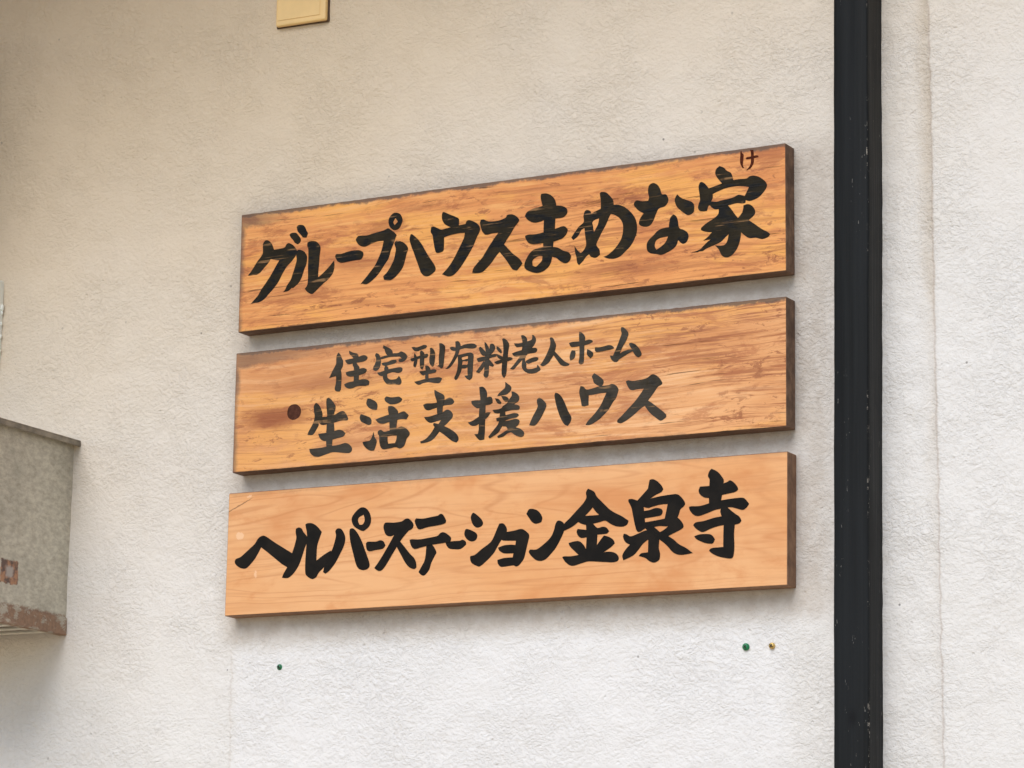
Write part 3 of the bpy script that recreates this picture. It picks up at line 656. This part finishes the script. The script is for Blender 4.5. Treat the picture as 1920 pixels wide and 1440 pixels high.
  ('援', [['4201,959 4260,958 4307,914 4331,855 4328,781 4311,693 4309,563 4307,417 4305,287 4298,182 4230,175 4184,207 4132,272 4191,271 4204,344 4201,466 4207,636 4223,766 4207,881'], ['4072,762 4136,769 4228,765 4336,797 4391,801 4419,766 4425,708 4384,687 4302,678 4184,646 4129,675 4082,720'], ['4023,451 4105,473 4187,516 4268,542 4322,574 4395,572 4360,518 4306,474 4234,439 4162,396 4079,402'], ['4624,997 4670,965 4716,928 4727,886 4699,844 4645,812 4555,803 4500,800 4518,831 4572,875 4625,919'], ['4460,770 4519,757 4570,704 4557,677 4511,693 4483,728'], ['4564,794 4627,789 4682,752 4688,711 4638,707 4601,734'], ['4731,846 4771,842 4835,796 4859,754 4846,698 4792,670 4721,611 4631,594 4558,600 4594,646 4657,681 4701,742 4736,788'], ['4427,602 4540,609 4648,641 4793,654 4856,632 4870,599 4848,572 4740,577 4631,561 4523,546 4459,559'], ['4488,475 4578,501 4686,516 4777,529 4840,516 4854,491 4814,462 4706,450 4598,426 4498,434'], ['4550,568 4631,561 4642,471 4616,392 4581,346 4528,270 4456,226 4384,192 4365,217 4401,255 4472,331 4526,399 4542,479'], ['4580,420 4688,427 4796,443 4850,430 4869,397 4843,350 4798,325 4889,290 4944,237 4940,189 4891,173 4800,208 4736,253 4673,242 4602,199 4520,189 4511,214 4601,256 4681,298 4653,341 4590,354']]),
  ('ハ', [['5149,694 5180,720 5225,700 5289,634 5294,577 5255,500 5211,423 5150,347 5106,322 5029,332 5051,387 5094,472 5138,541 5162,596 5150,645'], ['5426,728 5439,771 5483,759 5538,710 5592,617 5647,492 5701,399 5693,336 5645,272 5587,304 5533,389 5487,497 5450,613']]),
  ('ウ', [['6022,959 6057,1002 6128,958 6199,896 6208,847 6182,809 6129,813 6058,859 6036,918'], ['5825,775 5842,834 5891,821 5936,777 6024,782 6138,805 6279,809 6298,812 6333,825 6394,804 6443,744 6435,688 6405,611 6353,551 6293,461 6223,394 6145,329 6012,264 5928,265 5967,322 6072,418 6159,523 6210,614 6253,703 6157,703 6051,692 5976,690 5973,634 5974,546 5903,535 5863,547 5849,628 5826,718']]),
  ('ス', [['6558,838 6595,854 6665,837 6769,844 6882,858 6951,900 6998,905 7072,857 7129,773 7116,746 7056,716 6987,626 6910,537 6988,483 7101,395 7188,317 7192,277 7111,232 7042,273 6955,343 6902,403 6859,466 6790,428 6686,349 6574,279 6487,246 6430,262 6434,298 6503,356 6598,444 6693,531 6779,628 6844,714 6753,713 6648,706 6596,755']]),
 ],
 [
  ('ヘ', [['148,804 170,848 251,874 377,967 490,1055 546,1132 614,1170 679,1159 864,1044 1054,934 1172,858 1176,758 1075,675 975,730 873,805 729,912 604,999 555,912 488,816 364,703 270,703 186,747']]),
  ('ル', [['1204,1243 1250,1258 1302,1237 1333,1185 1399,1112 1405,1043 1365,946 1323,820 1271,694 1194,589 1093,516 988,526 1015,589 1075,685 1117,791 1159,908 1195,1015 1215,1113 1200,1183'], ['1364,1293 1398,1311 1484,1305 1572,1251 1650,1167 1613,1070 1577,954 1573,747 1702,828 1814,881 1840,801 1714,650 1619,567 1576,500 1508,479 1438,512 1390,569 1383,767 1393,974 1398,1142']]),
  ('パ', [['1836,890 1878,1006 1898,1103 1884,1163 1917,1201 1974,1197 2021,1145 2058,1054 2039,947 1975,823 1900,699 1801,587 1734,546 1694,573 1714,650 1750,747'], ['2128,1168 2156,1191 2202,1179 2272,1101 2344,979 2405,838 2466,698 2482,619 2436,573 2357,567 2289,600 2247,671 2203,810 2158,950 2131,1080'], ['2157,1324 2195,1401 2294,1483 2373,1483 2443,1425 2485,1324 2472,1227 2406,1162 2350,1141 2258,1180 2189,1234','2359,1381 2378,1321 2374,1272 2341,1234 2290,1237 2264,1298 2281,1346']]),
  ('ー', [['2413,955 2446,978 2581,970 2648,986 2705,968 2740,907 2697,861 2585,848 2473,835 2427,866']]),
  ('ス', [['2703,1193 2735,1240 2865,1232 3010,1243 3064,1274 3120,1276 3189,1213 3203,1163 3169,1117 3125,1100 3049,1026 2985,952 3077,849 3169,747 3226,695 3261,626 3268,557 3230,535 3152,564 3083,635 3013,746 2931,877 2856,764 2781,652 2706,558 2639,537 2565,585 2635,669 2721,791 2807,923 2887,1055 2815,1035 2746,1063 2711,1134']]),
  ('テ', [['3222,1231 3248,1273 3365,1261 3497,1277 3607,1290 3645,1312 3690,1299 3742,1209 3721,1171 3611,1149 3446,1134 3314,1108 3269,1130'], ['3146,962 3184,970 3318,962 3450,974 3604,994 3658,1035 3713,1041 3780,1003 3831,952 3816,895 3739,890 3629,881 3519,873 3420,859 3321,841 3233,826 3176,873'], ['3425,888 3519,873 3594,762 3568,706 3515,612 3485,517 3432,452 3388,430 3343,447 3304,488 3351,563 3399,647 3418,753']]),
  ('ー', [['3733,909 3816,904 3892,905 3980,905 4023,917 4073,885 4080,841 3994,783 3884,785 3807,799 3762,840']]),
  ('シ', [['4147,1233 4167,1285 4194,1296 4255,1255 4322,1193 4350,1134 4324,1092 4259,1076 4204,1104 4165,1164'], ['4048,1007 4063,1059 4096,1067 4184,1033 4245,995 4260,946 4231,895 4166,882 4100,912 4061,958'], ['4150,645 4160,673 4225,684 4332,760 4482,857 4544,959 4585,1052 4616,1113 4676,1114 4725,1063 4738,991 4654,876 4591,783 4539,700 4444,609 4316,516 4251,529 4173,576']]),
  ('ョ', [['4727,986 4856,998 4931,1013 4985,1014 5050,977 5099,926 5095,869 5065,747 5035,625 5005,560 4942,496 4899,482 4856,501 4663,488 4608,534 4596,592 4703,614 4843,616 4852,673 4701,681 4625,724 4602,768 4699,796 4807,800 4882,791 4891,852 4697,864 4654,880 4652,972']]),
  ('ン', [['5050,1226 5086,1286 5129,1296 5215,1273 5280,1212 5306,1153 5293,1096 5208,1075 5143,1105 5088,1176'], ['5099,678 5119,711 5226,709 5342,779 5446,868 5498,970 5517,1045 5548,1095 5591,1097 5644,1066 5653,1027 5657,951 5606,840 5534,721 5451,630 5367,559 5283,540 5208,563 5132,629']]),
  ('金', [['5996,1472 6027,1527 6123,1478 6166,1404 6251,1323 6346,1231 6431,1170 6557,1105 6667,1033 6652,986 6590,954 6486,963 6391,1002 6307,1054 6224,1040 6114,1023 6183,958 6256,970 6319,959 6367,904 6331,869 6185,863 6178,713 6228,776 6289,846 6373,819 6436,773 6458,725 6396,672 6282,608 6376,612 6470,588 6523,524 6503,473 6420,459 6295,471 6054,493 5939,471 5824,444 5761,452 5686,504 5637,573 5663,585 5769,580 5895,592 5788,687 5745,737 5734,771 5829,789 5902,785 5966,734 6009,665 6017,835 5933,831 5885,862 5858,920 5873,962 6010,941 6004,1011 5941,1029 5877,1061 5804,1009 5710,967 5662,951 5650,1037 5739,1117 5843,1215 5946,1313 6003,1395','6105,1256 6159,1186 6210,1143 6107,1140 5986,1142 6053,1202']]),
  ('泉', [['6971,1494 6991,1587 7042,1595 7110,1560 7172,1499 7202,1446 7173,1405 7091,1373 6999,1322 7153,1346 7317,1359 7420,1357 7492,1301 7539,1223 7514,1178 7468,1143 7443,1070 7423,1034 7485,974 7518,907 7496,871 7384,821 7283,781 7365,729 7447,659 7560,597 7662,522 7530,506 7438,511 7356,553 7263,651 7150,742 7141,621 7162,545 7153,461 7102,427 7051,422 6989,452 6937,492 6833,526 6874,561 6977,569 6980,751 6903,700 6832,619 6751,540 6596,478 6580,549 6625,622 6697,693 6624,734 6587,812 6602,853 6643,841 6706,809 6819,840 6922,876 6958,879 6932,909 6840,863 6798,884 6766,980 6738,1104 6711,1218 6663,1306 6668,1334 6720,1336 6803,1307 6895,1395 6966,1466','6902,1211 6970,1193 7021,1204 7155,1228 7273,1230 7258,1156 7229,1027 7075,1008 6926,994 6920,1050 7074,1064 7167,1077 7195,1122 7176,1166 7093,1185 6991,1163 6908,1154','7066,920 7158,928 7240,919 7286,920 7230,877 7159,842']]),
  ('寺', [['7886,1583 7906,1647 7941,1681 8028,1635 8089,1570 8125,1512 8120,1465 8180,1480 8220,1501 8281,1464 8337,1395 8337,1358 8292,1333 8212,1320 8101,1304 8086,1230 8212,1241 8333,1247 8433,1239 8508,1157 8474,1109 8414,1077 8333,1099 8253,1122 8183,1127 8253,1067 8314,1021 8364,986 8395,928 8365,893 8315,882 8295,879 8285,750 8291,565 8277,446 8247,415 8157,425 8036,459 7955,501 7910,540 7935,567 7995,577 8126,579 8125,732 8129,884 8033,871 7933,845 7822,805 7771,817 7699,868 7667,912 7709,946 7831,958 7972,991 8098,1007 8077,1068 8087,1114 7991,1101 7870,1062 7749,1033 7678,1051 7616,1115 7600,1168 7636,1175 7748,1170 7829,1181 7905,1200 7904,1274 7828,1288 7767,1334 7746,1387 7766,1442 7908,1442 7912,1535'], ['7685,753 7771,775 7913,770 7964,741 7996,693 7969,643 7914,637 7833,656 7721,709']]),
 ],
]


def smooth_ring(pts):
    """Catmull-Rom through the traced outline, sharp where the brush turned sharply"""
    n = len(pts)
    sharp = []
    for i in range(n):
        a, b, c = Vector(pts[i - 1]), Vector(pts[i]), Vector(pts[(i + 1) % n])
        u, v = b - a, c - b
        ang = u.angle(v) if u.length > 0 and v.length > 0 else 0
        sharp.append(ang > math.radians(62))
    out = []
    for i in range(n):
        p0, p1, p2, p3 = (Vector(pts[(i + k) % n]) for k in (-1, 0, 1, 2))
        m1 = (p2 - p0) * 0.5 if not sharp[i] else (p2 - p1) * 0.6
        m2 = (p3 - p1) * 0.5 if not sharp[(i + 1) % n] else (p2 - p1) * 0.6
        L = (p2 - p1).length
        if m1.length > L * 1.1: m1 = m1.normalized() * L * 1.1
        if m2.length > L * 1.1: m2 = m2.normalized() * L * 1.1
        for s_ in (0, 1, 2):
            t_ = s_ / 3.0
            h00 = 2 * t_**3 - 3 * t_**2 + 1; h10 = t_**3 - 2 * t_**2 + t_
            h01 = -2 * t_**3 + 3 * t_**2; h11 = t_**3 - t_**2
            q = p1 * h00 + m1 * h10 + p2 * h01 + m2 * h11
            # slight bristle raggedness
            r_ = 0.00018
            q = q + Vector((noise.noise((q.x * 420, q.y * 420, 1)), noise.noise((q.x * 420, q.y * 420, 7)))) * r_ * (0 if s_ == 0 else 1)
            out.append((q.x, q.y))
    return out

LEVEL = [0]
def char_mesh(polys):
    """ink lies on the wood as a film 0.25 mm thick with a side wall down to the surface"""
    bm = bmesh.new()
    for li, rings in enumerate(polys):
        LEVEL[0] += 1
        y = -0.00020 - 0.00005 * (LEVEL[0] % 14)
        R_ = [smooth_ring([tuple(int(v) * 1e-4 for v in p.split(',')) for p in r.split()]) for r in rings]
        loops = [[Vector((a, b, 0)) for a, b in r] for r in R_]
        tris = geometry.tessellate_polygon(loops)
        flat = [v for r in loops for v in r]
        bv = [bm.verts.new((v.x, y, v.y)) for v in flat]
        for tr in tris:
            a, b, c = (flat[i] for i in tr)
            cr = (b.x - a.x) * (c.y - a.y) - (b.y - a.y) * (c.x - a.x)
            if abs(cr) < 1e-12: continue
            idx = tr if cr > 0 else tuple(reversed(tr))
            try: bm.faces.new([bv[i] for i in idx])      # counter-clockwise seen from -Y
            except ValueError: pass
        k = 0
        for r in loops:
            lo = [bm.verts.new((v.x, 0.0003, v.y)) for v in r]
            for i in range(len(r)):
                j = (i + 1) % len(r)
                try: bm.faces.new((bv[k + i], bv[k + j], lo[j], lo[i]))
                except ValueError: pass
            k += len(r)
    return bm

SIGN_LABELS = [
    'top board, orange weathered wood with brushed kana and a final kanji under small kana',
    'middle board, faded wood with two rows of brushed writing and a brown round plug',
    'bottom board, newest smooth pale wood with one bold brushed line',
]
for bi, (bx, bz, bw, bh, roll) in enumerate(BOARDS):
    root = empty('wooden_sign', (bx, -T, bz), (0, -math.radians(roll), 0))
    tag(root, SIGN_LABELS[bi], 'sign', 'wooden name boards hung one above the other')
    link_mesh('plank', board_mesh(bw, bh, bi * 11 + 3, (1.3, 1.6, 0.5)[bi]), [WOODS[bi], M_side_new if bi == 2 else M_side_old], root)
    for ch, polys in CHARS[bi]:
        if ch == '\u30fb':
            o = bm_obj('wood_plug', char_mesh(polys), [M_knot], root)
            o['label'] = 'round red-brown plug set in the wood'
        elif ch == '\u3051':
            o = bm_obj('painted_character', char_mesh(polys), [M_ink_brown], root)
            o['label'] = 'small thin brown kana above the last kanji'
        else:
            bm_obj('painted_character', char_mesh(polys), [(M_ink_worn, M_ink_faded, M_ink)[bi]], root)

# ------------------------------------------------------------------ cream blank cover at the top
pl = empty('cover_box', (0.0815, 0.0, 3.0525))
tag(pl, 'cream plastic blank cover box on the wall above the boards, cut by the frame top', 'cover box')
bm = bmesh.new()
box(bm, -0.0485, 0.0455, -0.003, 0.0015, -0.0010, 0.1235, 0.0012)
bm_obj('backing', bm, [M_gap], pl)
bm = bmesh.new()
box(bm, -0.0455, 0.0440, -0.0115, -0.0028, 0.0, 0.122, 0.0028, 3)
bm_obj('housing', bm, [M_cream], pl)
bm = bmesh.new()
box(bm, -0.0415, 0.0345, -0.0126, -0.0112, 0.0085, 0.114, 0.0005, 2)
bm_obj('front_panel', bm, [M_cream], pl)

# ------------------------------------------------------------------ galvanised vent hood at the left
HX, HZ0, HZ1, HD, HW = -0.3145, 2.1290, 2.4290, 0.262, 0.30
hood = empty('vent_hood', (HX, 0.0, HZ0))
tag(hood, 'grey galvanised steel vent hood with rusty lower fold, on the wall at the left edge', 'vent hood')
def sheet(bm, pts, th, nrm):
    a = [bm.verts.new(p) for p in pts]
    b = [bm.verts.new(tuple(Vector(p) + Vector(nrm) * th)) for p in pts]
    n = len(pts)
    bm.faces.new(a); bm.faces.new(list(reversed(b)))
    for i in range(n):
        j = (i + 1) % n
        bm.faces.new((a[j], a[i], b[i], b[j]))
H_ = HZ1 - HZ0
bm = bmesh.new()
# right side sheet, slightly bowed, with folded lower edge
ny, nz = 14, 14
g = {}
for j in range(nz + 1):
    for i in range(ny + 1):
        yy = -HD * i / ny; zz = H_ * j / nz
        bow = 0.0016 * math.sin(math.pi * i / ny) * math.sin(math.pi * j / nz)
        g[i, j] = bm.verts.new((bow, yy, zz))
for j in range(nz):
    for i in range(ny):
        bm.faces.new((g[i, j], g[i, j + 1], g[i + 1, j + 1], g[i + 1, j]))
inner = {}
for j in range(nz + 1):
    for i in range(ny + 1):
        inner[i, j] = bm.verts.new((-0.0012, -HD * i / ny, H_ * j / nz))
for j in range(nz):
    for i in range(ny):
        bm.faces.new((inner[i, j], inner[i + 1, j], inner[i + 1, j + 1], inner[i, j + 1]))
for i in range(ny):
    bm.faces.new((g[i, 0], g[i + 1, 0], inner[i + 1, 0], inner[i, 0]))
box(bm, -0.010, 0.0014, -HD, -0.001, 0.0, 0.0015)
box(bm, 0.0006, 0.0022, -HD, -0.0005, 0.0006, 0.0270, 0.0006)
bmesh.ops.recalc_face_normals(bm, faces=bm.faces)
bm_obj('side_panel', bm, [M_galv], hood)
bm = bmesh.new()
box(bm, -HW, -HW + 0.0012, -HD, 0, 0, H_)
bm_obj('side_panel', bm, [M_galv], hood)
bm = bmesh.new()
box(bm, -HW + 0.0012, -0.0012, -HD, -HD + 0.0012, 0.0, H_)
bm_obj('front_panel', bm, [M_galv], hood)
bm = bmesh.new()
# lid: sheet with a turned-down lip, its wall end slightly lifted
for vset in (box(bm, -HW - 0.012, 0.0125, -HD - 0.010, 0.0, H_ + 0.0005, H_ + 0.0030, 0.0006),):
    pass
box(bm, 0.0105, 0.0130, -HD - 0.010, 0.0, H_ - 0.0065, H_ + 0.0004, 0.0005)
box(bm, -HW - 0.012, 0.0125, -HD - 0.0115, -HD - 0.0100, H_ - 0.0065, H_ + 0.0004)
bm_obj('lid', bm, [M_lid], hood)
for k in range(4):
    bm = bmesh.new()
    y0 = -0.012 - 0.030 * k
    box(bm, -HW + 0.010, -0.004 - 0.012 * k, y0 - 0.016, y0, 0.004 + 0.002 * k, 0.0058 + 0.002 * k)
    bm_obj('slat', bm, [M_strip], hood)
bm = bmesh.new()
box(bm, -HW + 0.004, -0.003, -0.20, -0.004, 0.045, 0.048)
bm_obj('baffle', bm, [M_dark], hood)

# ------------------------------------------------------------------ white box, only its end in view
wb = empty('junction_box', (-0.4634, 0.0, 2.565))
tag(wb, 'white painted box end with drips of sealant, above the vent hood at the left edge', 'box')
bm = bmesh.new()
box(bm, -0.16, -0.0015, -0.022, 0.002, 0.0, 0.137, 0.004, 3)
bm_obj('casing', bm, [M_white], wb)
bm = bmesh.new()
for zz, rr in ((0.092, 0.0042), (0.084, 0.0028), (0.066, 0.0022), (0.045, 0.0026), (0.022, 0.0022)):
    r = bmesh.ops.create_icosphere(bm, subdivisions=2, radius=rr)
    for v in r['verts']:
        v.co = Vector((v.co.x * 0.8 - 0.001, v.co.y * 0.7 - 0.004, v.co.z * 1.5 + zz))
        v.co += Vector((noise.noise(v.co * 300), 0, noise.noise(v.co * 300 + Vector((5, 5, 5))))) * 0.001
bm_obj('sealant_bead', bm, [M_white], wb, smooth=True)

# ------------------------------------------------------------------ screws left in the wall
def screw(name, x, z, mat, plug, label, rot, r=0.0042):
    e = empty(name, (x, 0.0, z), (0, rot, 0))
    tag(e, label, 'screw', 'leftover fixings under the bottom board')
    if plug:
        bm = bmesh.new()
        n = 24
        rings = [(r * 1.30, 0.001), (r * 1.34, -0.0016), (r * 1.16, -0.0024), (r * 1.02, -0.0020)]
        vv = []
        for rr, yy in rings:
            vv.append([bm.verts.new((rr * math.cos(2 * math.pi * i / n) * (1 + 0.05 * math.sin(3 * i)), yy, rr * math.sin(2 * math.pi * i / n))) for i in range(n)])
        for a, b in zip(vv, vv[1:]):
            for i in range(n):
                j = (i + 1) % n
                bm.faces.new((a[i], a[j], b[j], b[i]))
        bmesh.ops.recalc_face_normals(bm, faces=bm.faces)
        bm_obj('wall_plug', bm, [M_green], e, smooth=True)
    bm = bmesh.new()
    n = 24
    rings = [(r, 0.002), (r, -0.0022), (r * 0.93, -0.0031), (r * 0.72, -0.0038), (r * 0.45, -0.0042), (0.0, -0.0043)]
    prev = None
    for rr, yy in rings:
        if rr == 0:
            c = bm.verts.new((0, yy, 0))
            for i in range(n):
                bm.faces.new((prev[i], prev[(i + 1) % n], c))
            break
        cur = [bm.verts.new((rr * math.cos(2 * math.pi * i / n), yy, rr * math.sin(2 * math.pi * i / n))) for i in range(n)]
        if prev:
            for i in range(n):
                j = (i + 1) % n
                bm.faces.new((prev[i], prev[j], cur[j], cur[i]))
        prev = cur
    bmesh.ops.recalc_face_normals(bm, faces=bm.faces)
    bm_obj('head', bm, [mat], e, smooth=True)
    bm = bmesh.new()
    w = r * 0.17
    box(bm, -r * 0.62, r * 0.62, -0.00455, -0.0036, -w, w)
    box(bm, -w * 0.97, w * 0.97, -0.00460, -0.0036, -r * 0.62, r * 0.62)
    bm_obj('cross_recess', bm, [M_recess], e)
    return e
screw('wall_screw', 0.0759, 2.0654, M_steel, True, 'dark green screw in its plug, alone below the left end of the bottom board', 0.5, 0.0033)
screw('wall_screw', 0.8284, 2.0642, M_green, True, 'bright green screw in its plug, left of the brass one below the board', 0.9, 0.0038)
screw('wall_screw', 0.8674, 2.0640, M_brass, False, 'brass coloured cross-head screw nearest the black post', 0.7, 0.0043)

# ------------------------------------------------------------------ unseen box added just left of the frame to shade the wall
mb = empty('shade_box', (-0.508, 0.0, 2.745))
tag(mb, 'grey box added out of view above the white box to shade the left of the wall', 'shade box')
bm = bmesh.new()
box(bm, -0.30, 0.0, -0.30, 0.0, 0.0, 0.36, 0.006)
bm_obj('casing', bm, [M_lid], mb)

# ------------------------------------------------------------------ eave over the wall (out of frame, slope set to shade the upper left)
ev = empty('roof_eave', (0.0, 0.0, 3.74))
tag(ev, 'brown timber verge of the roof out of view above the frame, sloped to shade the upper left of the wall', 'roof')
SL = 0.32
def slope(bm):
    for v in bm.verts:
        v.co.z += v.co.x * SL
bm = bmesh.new()
box(bm, -2.0, 3.2, -0.72, 0.0, 0.0, 0.04)
slope(bm)
bm_obj('soffit_board', bm, [M_soffit], ev)
bm = bmesh.new()
box(bm, -2.0, 3.2, -0.755, -0.72, -0.03, 0.16)
slope(bm)
bm_obj('bargeboard', bm, [M_soffit], ev)
